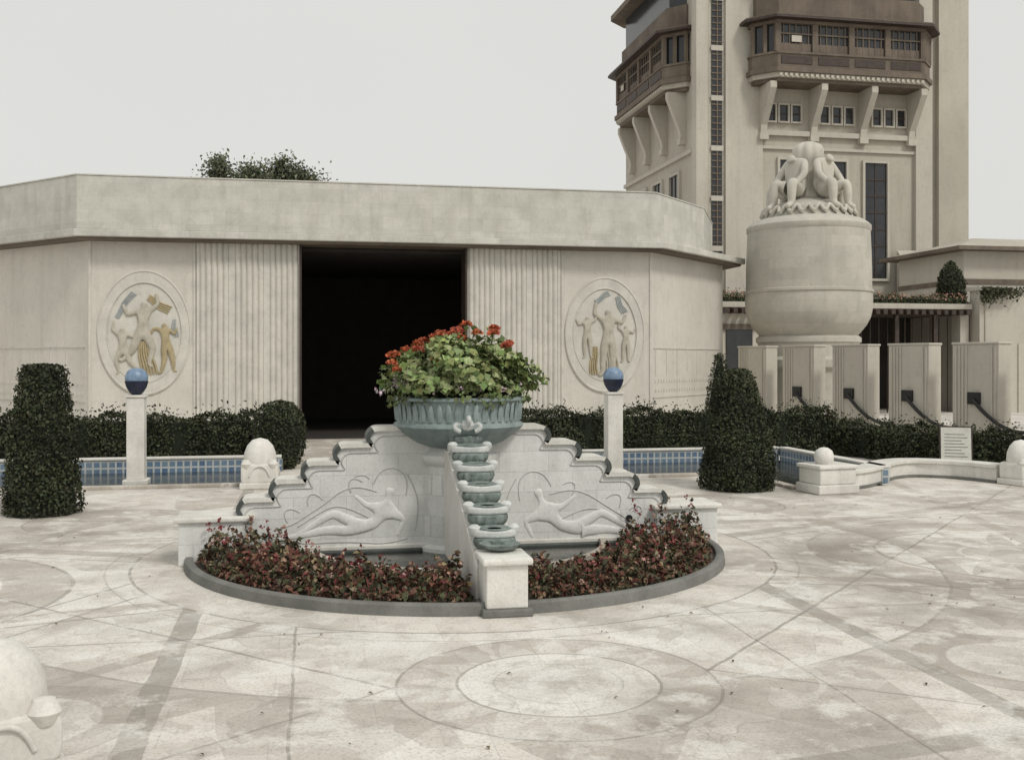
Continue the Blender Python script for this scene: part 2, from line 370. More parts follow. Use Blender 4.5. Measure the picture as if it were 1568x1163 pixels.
lowrel('reclining_figure_right',[(868,806),(850,792),(832,774),(824,758),(818,741),(918,778),(962,804),(978,808),(926,804),(978,814),(992,818),(800,790),(812,814),(858,768),(878,752)],RB,EB,1)
lathe('spout_hole',[(.0,0),(.035,.0),(.035,.02),(.0,.02)],(0,0,0),M_black,F,seg=16).matrix_local=Matrix.Translation((1.80,-.155,.33))@Matrix.Rotation(pi/2,4,'X')

# cascade spur : stacked scalloped basins with stone collars
prism('cascade_side',[(-.3,0),(-.3,1.10),(-.50,1.10),(-2.36,.30),(-2.36,0)],-.15,.15,M_fount,F,axis='x',bevel=.01)
for s in(-1,1):
    a,b=(s*.152,s*.186) if s>0 else (s*.186,s*.152)
    prism('cascade_cheek',[(-.32,.0),(-.32,1.10),(-.55,1.10),(-1.5,.69),(-2.2,.40),(-2.36,.33),(-2.36,.0)],a,b,M_white,F,axis='x',bevel=.012)
for i in range(6):
    y=-.46-.335*i; z=1.32-.146*i
    pl=[]
    for k in range(13):
        t=pi+pi*k/12; pl.append((.195*math.cos(t),y-.02+.14*math.sin(t)))
    pl+=[(.195,y+.17),(-.195,y+.17)]
    prism('collar',pl,z-.062,z,M_coll,F,bevel=.018)
    for s in(-1,1): lathe('collar_ear',[(0,-.05),(.038,-.045),(.05,-.01),(.05,.015),(.03,.035),(0,.04)],(s*.165,y-.02,z),M_coll,F,seg=14,sy=1.4)
    lathe('basin',[(.09,-.165),(.135,-.16),(.162,-.13),(.172,-.10),(.168,-.075),(.150,-.063)],(0,y-.035,z),M_green,F,seg=84,rib=.055,ribn=14)
    lathe('basin_lip',[(.06,.004),(.10,.012),(.125,.016),(.14,.004)],(0,y-.03,z),M_green,F,seg=40,sy=.9)
    box('riser',-.165,.165,y-.02,y+.17,z-.20,z-.063,M_coll,F,.02)
box('foot_post_plinth',-.20,.20,-2.80,-2.36,0,.06,M_kerb,F,.012)
box('foot_post',-.165,.165,-2.76,-2.37,.06,.40,M_white,F,.012)
box('foot_post_cap',-.20,.20,-2.80,-2.34,.40,.455,M_white,F,.018)
lathe('foot_dish',[(.05,.0),(.13,.02),(.17,.06),(.15,.065),(.1,.035),(0,.03)],(0,-2.42,.455),M_green,F,seg=60,rib=.03,ribn=16)
lathe('bed_kerb',[(2.63,0),(2.63,.085),(2.645,.095),(2.69,.095),(2.71,.08),(2.72,0)],(0,0,0),M_kerb,F,seg=128,caps=False)
lathe('bed_soil',[(2.625,.0),(2.625,.04),(0,.05)],(0,0,0),M_soil,F,seg=96,caps=False)
lathe('basin_water',[(1.48,.062),(0,.062)],(0,-.0,0),M_water,F,seg=64,caps=False)
lathe('basin_edge',[(1.48,.05),(1.48,.13),(1.56,.13),(1.56,.04)],(0,0,0),M_pavP,F,seg=96,caps=False)

# big bowl
B=grp('flower_bowl')
lathe('bowl',[(.30,1.10),(.36,1.12),(.46,1.16),(.57,1.235),(.645,1.30),(.67,1.325),(.665,1.35),(.635,1.37),(.628,1.45),(.635,1.54),(.645,1.575),(.675,1.59),(.675,1.615),(.64,1.625),(.60,1.60),(.56,1.5),(0,1.48)],(0,-.02,0),M_bowl,B,seg=96)
vv=[];ff=[]
for i in range(44):
    a=2*pi*i/44; ca,sa=math.cos(a),math.sin(a); t=(-sa,ca); b=len(vv)
    for (w,r,z) in((.030,.640,1.385),(.034,.648,1.46),(.020,.652,1.54),(.0,.650,1.57)):
        for s in(-1,0,1): vv.append((ca*(r+(0.014 if s==0 else -.006))+t[0]*w*s,-.02+sa*(r+(0.014 if s==0 else -.006))+t[1]*w*s,z))
    for k in range(3):
        for j in range(2): ff.append((b+3*k+j,b+3*k+j+1,b+3*k+4+j,b+3*k+3+j))
mesh('fluting',vv,ff,M_bowl,B,smooth=True)
tube('spout_scroll',[[(0,-.62,1.32),(0,-.72,1.36),(0,-.78,1.42),(0,-.72,1.45),(0,-.68,1.40)],[(-.05,-.62,1.36),(-.12,-.66,1.38),(-.13,-.68,1.32),(-.07,-.68,1.30)],[(.05,-.62,1.36),(.12,-.66,1.38),(.13,-.68,1.32),(.07,-.68,1.30)]],.024,M_coll,B)
lathe('spout_mask',[(0,-.06),(.05,-.04),(.068,0),(.05,.045),(0,.06)],(0,-.67,1.36),M_coll,B,seg=16)

# geraniums in the bowl
G=grp('geranium_planting')
n=5000
a=rng.uniform(0,2*pi,n); ph=rng.uniform(-.05,1,n); rr=rng.uniform(.62,1.04,n)**.6
lump=1+.14*np.sin(a*3+1)+.12*np.sin(a*5+ph*6)+.10*np.sin(a*9+ph*11)
r=np.clip(1-ph**2.6,0,1)**.5*rr*lump
P=np.stack([.71*r*np.cos(a),-.02+.66*r*np.sin(a),1.69+.50*ph*rr*lump],1)
Nn=P-np.array([0,0,1.5]); Nn/=np.linalg.norm(Nn,axis=1)[:,None]; Nn[:,2]+=.5
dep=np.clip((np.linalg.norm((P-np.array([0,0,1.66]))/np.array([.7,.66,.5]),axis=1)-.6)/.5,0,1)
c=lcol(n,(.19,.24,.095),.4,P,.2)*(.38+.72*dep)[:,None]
pale=rng.random(n)<.18; c[pale]=c[pale]*.5+np.array([.23,.245,.14])
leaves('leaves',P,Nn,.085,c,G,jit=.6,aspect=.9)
m=420; aa=rng.uniform(0,2*pi,m); P2=np.stack([rng.uniform(.58,.74,m)*np.cos(aa),-.02+rng.uniform(.58,.72,m)*np.sin(aa),rng.uniform(1.56,1.70,m)-.04*np.sin(aa*4)],1)
leaves('trailing',P2,np.stack([np.cos(aa),np.sin(aa),aa*0+.4],1),.065,lcol(m,(.15,.19,.08),.4),G,aspect=.8)
lathe('core',[(.48,1.5),(.54,1.68),(.47,1.86),(.3,2.0),(0,2.05)],(0,-.02,0),M_hcore,G,seg=20)
fl=[(-.70,-.2,1.96),(-.66,-.30,1.90),(-.64,.1,2.06),(-.44,-.3,2.10),(-.26,-.2,2.22),(-.34,.2,2.20),(-.02,-.1,2.30),(.10,.1,2.37),(.16,-.25,2.27),(-.12,.2,2.28),(.40,.1,2.33),(.48,-.2,2.14),(.56,.1,2.17),(-.70,.05,2.04),(.05,.05,2.22),(-.42,-.05,2.16),(-.3,-.45,2.00),(-.08,-.2,2.25),(-.54,-.1,2.10),(.36,-.1,2.27),(-.36,-.15,2.19),(-.2,.05,2.26)]
PP=[];CC=[];st=[]
for (x,y,z) in fl:
    k=46; d=rng.normal(0,1,(k,3)); d/=np.linalg.norm(d,axis=1)[:,None]; d[:,2]=np.abs(d[:,2])*.8-.15
    R_=rng.uniform(.045,.070); PP.append(np.array([x,y,z])+d*R_*rng.uniform(.6,1.05,(k,1)))
    base=random.choice([(.46,.12,.055),(.52,.16,.075),(.38,.09,.05)])
    CC.append(lcol(k,base,.35)); st.append([(x*.8,y*.8,z-.35),(x*.93,y*.93,z-.15),(x,y,z)])
PP=np.concatenate(PP);CC=np.concatenate(CC)
leaves('red_flowers',PP,np.tile([0,-.3,.6],(len(PP),1)),.042,CC,G,aspect=.9)
PK=[];
for k in range(16):
    a_=rng.uniform(pi,2*pi); c0=np.array([.66*math.cos(a_),-.02+.66*math.sin(a_),rng.uniform(1.64,1.82)]); PK.append(c0+rng.normal(0,.016,(7,3)))
PK=np.concatenate(PK); leaves('pink_flowers',PK,np.tile([0,-1,.3],(len(PK),1)),.026,lcol(len(PK),(.50,.40,.44),.25),G,aspect=.9)
tube('stems',st,.005,plain('stem_green',(.10,.15,.05),.7),G,res=1)
stray=[(-.62,-.2,1.66),(-.74,-.3,1.70),(-.84,-.35,1.68)]
tube('stray_stem',[stray],.005,M_bark,G,res=1)
sp_=np.array([stray[2]]*14)+rng.normal(0,.022,(14,3)); leaves('stray_bloom',sp_,np.tile([0,-1,.3],(14,1)),.035,lcol(14,(.5,.42,.44),.3),G,aspect=.9)

# red-leaved bedding round the basin
D=grp('red_flower_bed')
n=17000
a=rng.uniform(pi-.10,2*pi+.12,n); r=np.sqrt(rng.uniform(1.66**2,2.58**2,n))
hh=.20+.05*np.sin(a*17)+.045*np.sin(a*31+r*6)+.03*np.sin(r*9+a*5)
endb=np.exp(-((a-2*pi)/.25)**2)+.62*np.exp(-((a-pi)/.30)**2); hh=hh+endb*.28
hh*=np.clip((2.66-r)/.22,.35,1)
hh*=1-.5*np.clip((2.0-r)/.34,0,1)
clump=.65+.5*(np.sin(a*43)*np.sin(r*19+2)+.3); z=.05+hh*rng.uniform(.10,1.0,n)**.6*np.clip(clump,.30,1.3)
x=r*np.cos(a); y=r*np.sin(a)
P=np.stack([x,y,z],1); ok=~((np.abs(x)<.24)&(y<0)); ok&=~((np.abs(x)<2.84)&(y>-.30)&(y<.30))
ok&=(x*x+y*y)<2.62**2; P=P[ok]; n=len(P)
c=lcol(n,(.065,.066,.036),.55); t=rng.random(n)
redm=t<.36; c[redm]=lcol(redm.sum(),(.13,.055,.04),.5); gm=(t>.36)&(t<.54); c[gm]=lcol(gm.sum(),(.25,.18,.11),.4)
Nn=np.tile([0,-.3,.8],(n,1)); leaves('leaves',P,Nn,.060,c,D,jit=.75,aspect=.6)
PF=[];CF=[]
for k in range(190):
    a_=rng.uniform(pi,2*pi); r_=rng.uniform(1.8,2.5); 
    if abs(r_*math.cos(a_))<.26: continue
    e=math.exp(-((a_-2*pi)/.25)**2)+.62*math.exp(-((a_-pi)/.30)**2)
    c0=np.array([r_*math.cos(a_),min(r_*math.sin(a_),-.32),.24*min(1,(2.66-r_)/.22)+e*.28+rng.uniform(-.05,.08)]); PF.append(c0+rng.normal(0,.013,(6,3))); CF.append(lcol(6,(.20,.05,.05) if k%3 else (.36,.23,.18),.35))
leaves('flowers',np.concatenate(PF),np.tile([0,-.6,.8],(len(PF)*6,1)),.030,np.concatenate(CF),D,aspect=.9)

# ------------------------------------------------------------------ pools
def pool(name,segs_water,walls,kerbs):
    g=grp(name)
    for p in segs_water: mesh('water',[(x,y,.036) for x,y in p],[tuple(range(len(p)))],M_water,g)
    for (a,b) in walls:
        a=Vector(a);b=Vector(b);u=(b-a).normalized();q=Vector((-u.y,u.x))
        prism('tile_wall',[tuple(a+q*.14),tuple(a-q*.0),tuple(b-q*.0),tuple(b+q*.14)],.0,.26,M_tile,g)
        prism('tile_coping',[tuple(a+q*.17),tuple(a-q*.025),tuple(b-q*.025),tuple(b+q*.17)],.26,.30,M_white,g,bevel=.01)
    for (a,b) in kerbs:
        a=Vector(a);b=Vector(b);u=(b-a).normalized();q=Vector((-u.y,u.x))
        prism('kerb',[tuple(a+q*.08),tuple(a-q*.08),tuple(b-q*.08),tuple(b+q*.08)],0,.05,M_pavP,g,bevel=.008)
    return g
pool('garden_pool',[[(-9,6.3),(-2.2,6.3),(-2.2,8.3),(-9,8.3)]],[((-9,8.3),(-2.0,8.3))],[((-9,6.3),(-2.3,6.3)),((-2.1,6.25),(-2.1,8.3))])
pool('garden_pool',[[(2.4,6.3),(5.9,6.3),(5.9,4.4),(7.5,4.4),(7.5,8.3),(2.4,8.3)]],[((2.2,8.3),(7.5,8.3)),((7.52,8.3),(7.52,4.6))],[((2.5,6.3),(5.9,6.3)),((5.85,6.2),(5.85,4.2)),((2.3,6.25),(2.3,8.3))])
CW=grp('curved_garden_wall')
pts=[(6.3,4.05),(6.9,4.3),(7.45,4.75),(8.0,5.3),(8.55,5.55),(9.0,5.35),(9.35,4.95),(9.55,4.4)]
def catm(P,k=8):
    out=[];P=[P[0]]+P+[P[-1]]
    for i in range(1,len(P)-2):
        for j in range(k):
            t=j/k; p0,p1,p2,p3=[Vector(q) for q in P[i-1:i+3]]
            out.append(.5*((2*p1)+(-p0+p2)*t+(2*p0-5*p1+4*p2-p3)*t*t+(-p0+3*p1-3*p2+p3)*t**3))
    out.append(Vector(P[-1])); return out
c=catm(pts)
def ribbonwall(name,c,w,z0,z1,mat,parent):
    v=[];f=[]
    for i,p in enumerate(c):
        d=(c[min(i+1,len(c)-1)]-c[max(i-1,0)]).normalized(); q=Vector((-d.y,d.x))*w/2
        v+=[(*(p+q),z0),(*(p+q),z1),(*(p-q),z1),(*(p-q),z0)]
    for i in range(len(c)-1):
        for k in range(4): f.append((4*i+k,4*i+(k+1)%4,4*i+4+(k+1)%4,4*i+4+k))
    f+=[(0,1,2,3),tuple(4*(len(c)-1)+k for k in range(4))]
    return mesh(name,v,f,mat,parent,bevel=.01)
ribbonwall('body',c,.30,0,.24,M_white,CW); ribbonwall('coping',c,.38,.24,.30,M_white,CW); ribbonwall('foot',c,.34,0,.05,M_kerb,CW)

# ------------------------------------------------------------------ posts
def domed_post(name,x,y,w,h,rot=0):
    g=grp(name)
    hw=w/2
    o=prism('block',[(-hw*.92,.09),(hw*.92,.09),(hw,h*.2),(hw,h*.44),(hw*.9,h*.50),(-hw*.9,h*.50),(-hw,h*.44),(-hw,h*.2)],-hw*.85,hw*.85,M_white,g,axis='y',bevel=.03)
    lathe('dome',[(hw*.86,h*.44),(hw*.90,h*.55),(hw*.86,h*.70),(hw*.70,h*.85),(hw*.42,h*.96),(0,h)],(0,0,0),M_white,g,seg=32,sy=.92)
    box('plinth',-hw-.02,hw+.02,-hw*.85-.03,hw*.85+.03,0,.10,M_white,g,.02)
    for s in(-1,1): lathe('volute',[(0,-.07),(.05,-.06),(.08,0),(.05,.06),(0,.07)],(s*hw*.72,-hw*.72,h*.50),M_white,g,seg=16)
    tube('carving',[[(-hw*.55,-hw*.86,h*.25),(-hw*.4,-hw*.89,h*.42),(0,-hw*.9,h*.47),(hw*.4,-hw*.89,h*.42),(hw*.55,-hw*.86,h*.25)]],.015,M_white,g)
    g.location=(x,y,0); g.rotation_euler=(0,0,rot); return g
domed_post('domed_stone_post',-2.27,6.05,.56,.78)
domed_post('domed_stone_post',9.70,4.15,.50,.72,.3)
domed_post('domed_stone_post',-3.02,-5.35,.56,.66,.4)
g=grp('ball_topped_post')
box('plinth',-.36,.36,-.30,.30,0,.14,M_white,g,.02); box('block',-.32,.32,-.27,.27,.14,.37,M_white,g,.02); box('cap',-.35,.35,-.30,.30,.37,.43,M_white,g,.02)
lathe('ball',[(0,-.15),(.09,-.14),(.14,-.06),(.15,.02),(.12,.1),(.06,.14),(0,.15)],(-.06,0,.53),M_white,g,seg=24)
g.location=(6.18,3.85,0); g.rotation_euler=(0,0,.15)
for x in(-4.22,3.68):
    g=grp('blue_ball_pedestal'); y=6.75; w_=.135
    box('base',x-.19,x+.19,y-.19,y+.19,0,.10,M_white,g,.015)
    box('shaft',x-w_,x+w_,y-w_,y+w_,.10,1.40,M_white,g,.012)
    box('cap',x-w_-.02,x+w_+.02,y-w_-.02,y+w_+.02,1.40,1.44,M_white,g,.01)
    lathe('cup',[(.06,1.44),(.10,1.47),(.155,1.56),(.182,1.66),(.168,1.665),(0,1.665)],(x,y,0),M_navy,g,seg=32)
    lathe('ball',[(.170,1.655),(.177,1.70),(.172,1.75),(.145,1.81),(.10,1.85),(.05,1.865),(0,1.87)],(x,y,0),M_bluetop,g,seg=32)

# ------------------------------------------------------------------ hedges and topiary
hedge('hedge',(-9.5,9.9),(-2.5,9.9),.8,.92)
hedge('hedge',(2.6,9.9),(9.4,9.9),.8,.92)
hedge('hedge',(9.5,10.2),(10.9,4.6),.7,.66)
hedge('hedge',(10.95,4.4),(12.4,-1.0),.7,.66)
topiary('clipped_cone_yew',(5.0,4.47,0),[(.53,.02),(.55,.2),(.47,.75),(.36,1.25),(.25,1.68),(.19,1.80),(.12,1.85),(0,1.86)],11000)
topiary('clipped_cone_yew',(-4.92,3.75,0),[(.46,.02),(.44,.3),(.38,.9),(.31,1.5),(.25,1.88),(.20,1.93),(0,1.94)],8500)
topiary('clipped_cone_yew',(7.75,11.9,0),[(.36,.02),(.32,.8),(.22,1.5),(.09,2.10),(0,2.16)],4000)
topiary('clipped_ball_box',(-2.05,8.95,.0),[(.30,.02),(.42,.35),(.45,.7),(.40,1.02),(.24,1.2),(0,1.25)],5500)

# ------------------------------------------------------------------ exhibition pavilion
PV=grp('exhibition_pavilion'); cx=.27; yf=14.6
H=4.72
def quadwall(a,b,z0,z1,t,mat,name,bevel=0):
    a=Vector(a);b=Vector(b);u=(b-a).normalized();q=Vector((-u.y,u.x))*t
    return prism(name,[tuple(a),tuple(b),tuple(b+q),tuple(a+q)],z0,z1,mat,PV,bevel)
quadwall((cx-6.75,yf),(cx-1.99,yf),.0,H,.4,M_pav,'front_wall')
quadwall((cx+1.99,yf),(cx+6.75,yf),.0,H,.4,M_pav,'front_wall')
quadwall((cx-10.9,yf+4.15),(cx-6.75,yf),.0,H,.4,M_pav,'chamfer_wall')
quadwall((cx+6.75,yf),(cx+10.0,yf+3.25),.0,H,.4,M_pav,'chamfer_wall')
quadwall((cx+10.0,yf+3.25),(cx+10.0,yf+10),.0,H,.4,M_pav,'side_wall')
quadwall((cx-10.9,yf+10),(cx-10.9,yf+4.15),.0,H,.4,M_pav,'side_wall')
quadwall((cx+10.0,yf+10),(cx-10.9,yf+10),.0,H,.4,M_pav,'back_wall')
def outline(d):
    k=d*.414
    return [(cx-6.75-k,yf-d),(cx+6.75+k,yf-d),(cx+10.2+d,yf+3.45-k),(cx+10.2+d,yf+10+d),(cx-10.9-d,yf+10+d),(cx-10.9-d,yf+4.15-k)]
def outline2(d):
    k=d*.414
    return [(cx-6.75-k,yf-d),(cx+6.55+k,yf-d),(cx+8.5+d,yf+1.9),(cx+10.0+d,yf+5.2-k),(cx+10.0+d,yf+10+d),(cx-10.9-d,yf+10+d),(cx-10.9-d,yf+4.15-k)]
prism('soffit_slab',outline(.38),H,H+.06,M_brown,PV)
prism('cornice_ledge',outline(.50),H+.06,H+.22,M_par,PV,bevel=.015)
prism('parapet_roof',outline2(.40),H+.22,6.16,M_par,PV,bevel=.02)
prism('parapet_coping',outline2(.415),6.16,6.19,M_par,PV)
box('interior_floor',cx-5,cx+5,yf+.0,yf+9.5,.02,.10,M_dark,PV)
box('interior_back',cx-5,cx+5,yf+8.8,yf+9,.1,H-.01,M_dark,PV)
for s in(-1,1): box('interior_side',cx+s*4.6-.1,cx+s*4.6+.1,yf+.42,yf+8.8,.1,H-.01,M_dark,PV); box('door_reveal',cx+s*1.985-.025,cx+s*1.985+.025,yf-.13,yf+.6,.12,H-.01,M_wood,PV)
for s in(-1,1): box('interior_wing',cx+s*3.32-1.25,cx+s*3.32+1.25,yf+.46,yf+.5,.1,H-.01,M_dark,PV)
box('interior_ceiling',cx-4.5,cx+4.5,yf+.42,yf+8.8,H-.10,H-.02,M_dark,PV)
def flutes(x0,x1,name):
    y=yf-.02; ng=3;gw=(x1-x0)/ng
    pts=[(x0,yf+.01)]
    for g_ in range(ng):
        a=x0+g_*gw; pts+= [(a+.001,y-.04),(a+.07,y-.04)]
        nn=5; w=(gw-.14)/nn
        for k in range(nn):
            for j in range(7):
                t=j/6; pts.append((a+.07+(k+t)*w,y-.035-.038*math.sin(pi*t) if t not in(0,1) else y-.024))
        pts+= [(a+gw-.07,y-.04),(a+gw-.001,y-.04)]
    pts.append((x1,yf+.01))
    n=len(pts); V=[(p[0],p[1],.12) for p in pts]+[(p[0],p[1],H-.002) for p in pts]
    mesh(name,V,[(i,i+1,n+i+1,n+i) for i in range(n-1)],M_panel,PV)
flutes(cx-4.36,cx-1.97,'fluted_pier'); flutes(cx+1.97,cx+4.36,'fluted_pier')
box('plinth_front_l',cx-6.8,cx-1.96,yf-.10,yf,0,.30,M_par,PV); box('plinth_front_r',cx+1.96,cx+6.8,yf-.10,yf,0,.30,M_par,PV)
for x in(-4.41,4.41,-6.72,6.72): box('fillet',cx+x-.025,cx+x+.025,yf-.03,yf,.3,H,M_panel,PV)
for (bx,by,dx,dy,l) in ((cx+6.75,yf,.7071,.7071,4.4),(cx-6.75,yf,-.7071,.7071,5.5)):
    nx,ny=(dy,-dx) if dx>0 else (-.7071,-.7071)
    vv=[];ff=[]
    def slab(s0,s1,z0,z1,t):
        b=len(vv)
        for s,z,q in((s0,z0,0),(s1,z0,0),(s1,z1,0),(s0,z1,0),(s0,z0,t),(s1,z0,t),(s1,z1,t),(s0,z1,t)):
            vv.append((bx+dx*s+nx*q,by+dy*s+ny*q,z))
        for fc in((4,5,6,7),(0,1,5,4),(1,2,6,5),(2,3,7,6),(3,0,4,7)): ff.append(tuple(b+i for i in fc))
    slab(.1,l,2.28,2.32,.02); slab(.1,l,1.02,1.06,.02)
    for k in range(int(l/.16)-1):
        s=.2+k*.16
        for z in(1.18,1.42): slab(s,s+.05,z,z+.07,.02)
        if k%4==0: slab(s,s+.03,1.6,2.28,.015)
    mesh('dado_ornament',vv,ff,M_panel,PV)
def medallion(mx,kind):
    mz=2.63; rx=1.04; rz=1.45; y=yf
    def ell(s,yy,seg=64): return [(mx+rx*s*math.cos(a),yy,mz+rz*s*math.sin(a)) for a in np.linspace(0,2*pi,seg,endpoint=False)]
    v=ell(1,y-.001)+ell(1,y-.04)+ell(.975,y-.05)+ell(.96,y-.03)+ell(.80,y-.03)+ell(.79,y-.012)+[(mx,y-.012,mz)]
    f=[];n=64
    for j in range(5):
        for i in range(n): f.append((j*n+i,j*n+(i+1)%n,(j+1)*n+(i+1)%n,(j+1)*n+i))
    for i in range(n): f.append((5*n+i,5*n+(i+1)%n,6*n))
    mesh('medallion',v,f,M_panel,PV,smooth=False)
    tube('medallion_ring',[[(a,b,c) for a,b,c in ell(.80,y-.032,32)]],.013,M_panel,PV,cyc=True)
    def fig(JJ,RR,EE,sc,ox,oz,mat,nm,fx=1):
        o=skin(nm,[(a*sc*fx,0,b*sc) for a,b in JJ],EE,[q*sc for q in RR],mat,PV,2); o.scale=(1,.65,1); o.location=(mx+ox,y-.03,mz+oz)
    E=[(0,1),(1,2),(2,3),(3,4),(2,5),(5,6),(6,7),(2,8),(8,9),(9,10),(0,11),(11,12),(12,13),(13,14),(0,15),(15,16),(16,17),(17,18)]
    RR=[.13,.095,.125,.05,.105,.06,.05,.035,.06,.05,.035,.115,.085,.048,.035,.115,.085,.048,.035]
    def drape(nm,x0,z0,x1,z1,w,mat,k=5,ph=0):
        ps=[]
        for i in range(k):
            o=(i-(k-1)/2)*w/k; dx,dz=x1-x0,z1-z0; L=math.hypot(dx,dz); nx_,nz_=-dz/L,dx/L
            ps.append([(mx+x0+dx*t+nx_*(o*(1+.6*t)+.02*math.sin(t*7+ph)),y-.02,mz+z0+dz*t+nz_*(o*(1+.6*t)+.02*math.sin(t*7+ph))) for t in np.linspace(0,1,7)])
        tube(nm,ps,w/k*.6,mat,PV)
    if kind==0:
        A=[(0,-.1),(.02,.08),(.03,.28),(.03,.42),(.05,.56),(.15,.34),(.34,.50),(.30,.76),(-.10,.34),(-.32,.26),(-.42,.50),(.09,-.20),(.24,-.50),(.14,-.86),(.24,-.92),(-.08,-.20),(-.20,-.54),(-.44,-.78),(-.52,-.72)]
        fig(A,RR,E,1.02,-.05,.14,M_relief,'relief_dancer')
        Bq=[(0,-.1),(-.02,.08),(-.04,.28),(-.04,.42),(-.08,.55),(.1,.34),(.26,.2),(.30,.42),(-.16,.34),(-.36,.40),(-.46,.2),(.1,-.2),(.2,-.56),(.22,-.9),(.32,-.93),(-.06,-.2),(-.05,-.58),(-.14,-.95),(-.24,-.97)]
        fig(Bq,RR,E,.76,.48,-.20,M_gold,'relief_dancer')
        fig(A,RR,E,.72,-.46,-.30,M_relief,'relief_dancer',-1)
        drape('relief_drape',.08,.8,.55,.50,.14,M_gold,4,1); drape('relief_drape',-.02,-.2,.10,-.98,.26,M_gold,6,2)
        drape('relief_drape',-.62,.35,-.25,.92,.10,M_teal,4,4); drape('relief_drape',.64,.30,.70,-.10,.08,M_teal,3,2)
    else:
        A=[(0,-.1),(0,.08),(0,.28),(.0,.42),(.0,.57),(.15,.34),(.34,.24),(.44,.46),(-.15,.34),(-.34,.46),(-.30,.74),(.09,-.2),(.12,-.58),(.10,-.96),(.18,-1.0),(-.08,-.2),(-.12,-.58),(-.14,-.96),(-.24,-1.0)]
        fig(A,RR,E,1.06,.08,.03,M_relief,'relief_figure')
        fig(A,RR,E,.66,-.46,.08,M_relief,'relief_figure',-1)
        fig(A,RR,E,.58,.54,-.10,M_relief,'relief_figure')
        drape('relief_drape',-.28,-.3,-.30,-1.0,.16,M_gold,4); drape('relief_drape',.08,-.2,.12,-1.0,.34,M_relief,7,3)
        drape('relief_drape',-.25,.82,.10,1.05,.10,M_teal,3,3); drape('relief_drape',.30,.95,.50,.55,.12,M_teal,4,1)
medallion(cx-5.52,0); medallion(cx+5.52,1)
T=grp('entrance_steps')
box('terrace',cx-2.25,cx+2.25,9.3,yf-.1,.0,.115,M_pavP,T,.01)
box('step',cx-2.05,cx+2.05,8.85,9.3,0,.075,M_pavP,T,.01)
for s in(-1,1): box('cheek',cx+s*2.34-.09,cx+s*2.34+.09,8.5,yf-.1,0,.22,M_kerb,T,.01)

# ------------------------------------------------------------------ giant vase
V=grp('monumental_vase'); vc=(12.55,17.07,0)
lathe('vase_foot',[(1.75,0),(1.75,.5),(1.5,.6),(1.5,1.7),(1.62,1.8),(1.62,2.0),(1.42,2.1),(1.40,2.45),(1.46,2.5),(1.46,2.62),(1.38,2.68)],vc,M_vase,V,seg=64)
lathe('vase_body',[(1.36,2.68),(1.46,2.80),(1.60,2.98),(1.71,3.2),(1.76,3.45),(1.77,3.75),(1.75,3.88),(1.79,3.90),(1.79,3.97),(1.745,3.99),(1.74,4.6),(1.72,5.2),(1.70,5.62),(1.73,5.66),(1.73,5.78),(1.65,5.86),(1.52,5.95),(1.30,6.02),(1.24,6.10),(1.18,6.28),(.95,6.42),(.7,6.5),(.5,6.6),(0,6.62)],vc,M_vase,V,seg=96)
lathe('vase_finial',[(.42,6.5),(.36,6.9),(.32,7.3),(.30,7.5),(.36,7.64),(.42,7.82),(.42,8.00),(.35,8.14),(.2,8.22),(0,8.24)],vc,M_vase2,V,seg=60,rib=.07,ribn=9)
E=[(0,1),(1,2),(2,3),(3,4),(2,5),(5,6),(6,7),(2,8),(8,9),(9,10),(0,11),(11,12),(12,13),(13,14),(0,15),(15,16),(16,17),(17,18)]
J=[(0,0,0),(-.04,0,.20),(0,0,.42),(.09,0,.50),(.18,0,.55),(.0,.19,.44),(.12,.28,.22),(.30,.20,.02),(.0,-.19,.44),(.12,-.28,.22),(.30,-.20,.02),
   (.06,.12,-.02),(.34,.20,.10),(.36,.20,-.30),(.50,.21,-.36),(.06,-.12,-.02),(.34,-.20,.10),(.36,-.20,-.30),(.50,-.21,-.36)]
RR=[.18,.165,.19,.065,.115,.085,.065,.05,.085,.065,.05,.13,.10,.065,.045,.13,.10,.065,.045]
for k in range(4):
    a=-pi/2-.19+k*pi/2+.62
    M=Matrix.Translation((vc[0]+.54*math.cos(a),vc[1]+.54*math.sin(a),6.82))@Matrix.Rotation(a,4,'Z')@Matrix.Scale(1.62,4)
    skin('seated_figure',J,E,RR,M_vase2,V,2,M=M)
for k in range(26):
    a=2*pi*k/26
    tube('garland',[[(vc[0]+r_*math.cos(a+d_),vc[1]+r_*math.sin(a+d_),z_) for r_,d_,z_ in((1.28,0,6.06),(1.30,.08,6.24),(1.18,.16,6.32),(1.38,.24,6.06),(1.2,.3,6.2))]],.055,M_vase2,V)

# ------------------------------------------------------------------ row of stone pillars with hanging dark cables
PR=grp('stone_pillar_row')
A=Vector((10.7,16.4)); Bv=Vector((12.8,9.4)); u=(Bv-A).normalized(); q=Vector((-u.y,u.x))
lampz=1.16; anchors=[]
for k in range(0,6):
    c0=A+u*(1.80*k)
    def lb(nm,a0,a1,b0,b1,z0,z1,mat,bev=.012):
        P=[c0+u*a0+q*b0,c0+u*a1+q*b0,c0+u*a1+q*b1,c0+u*a0+q*b1]; prism(nm,[tuple(p) for p in P],z0,z1,mat,PR,bev)
    lb('pillar',-.58,.58,-.2,.2,0,2.33,M_tower2); lb('pillar_cap',-.60,.60,-.22,.22,2.33,2.38,M_tower2)
    for j in range(4): lb('rib',-.50+j*.09,-.46+j*.09,-.225,-.2,.5,2.3,M_tower2,.005)
    for j in range(2): lb('rib',.40+j*.09,.44+j*.09,-.225,-.2,.5,2.3,M_tower2,.005)
    lb('lantern',-.15,.15,-.27,-.2,lampz-.12,lampz+.14,M_black,.01)
    anchors.append(c0-q*.28)
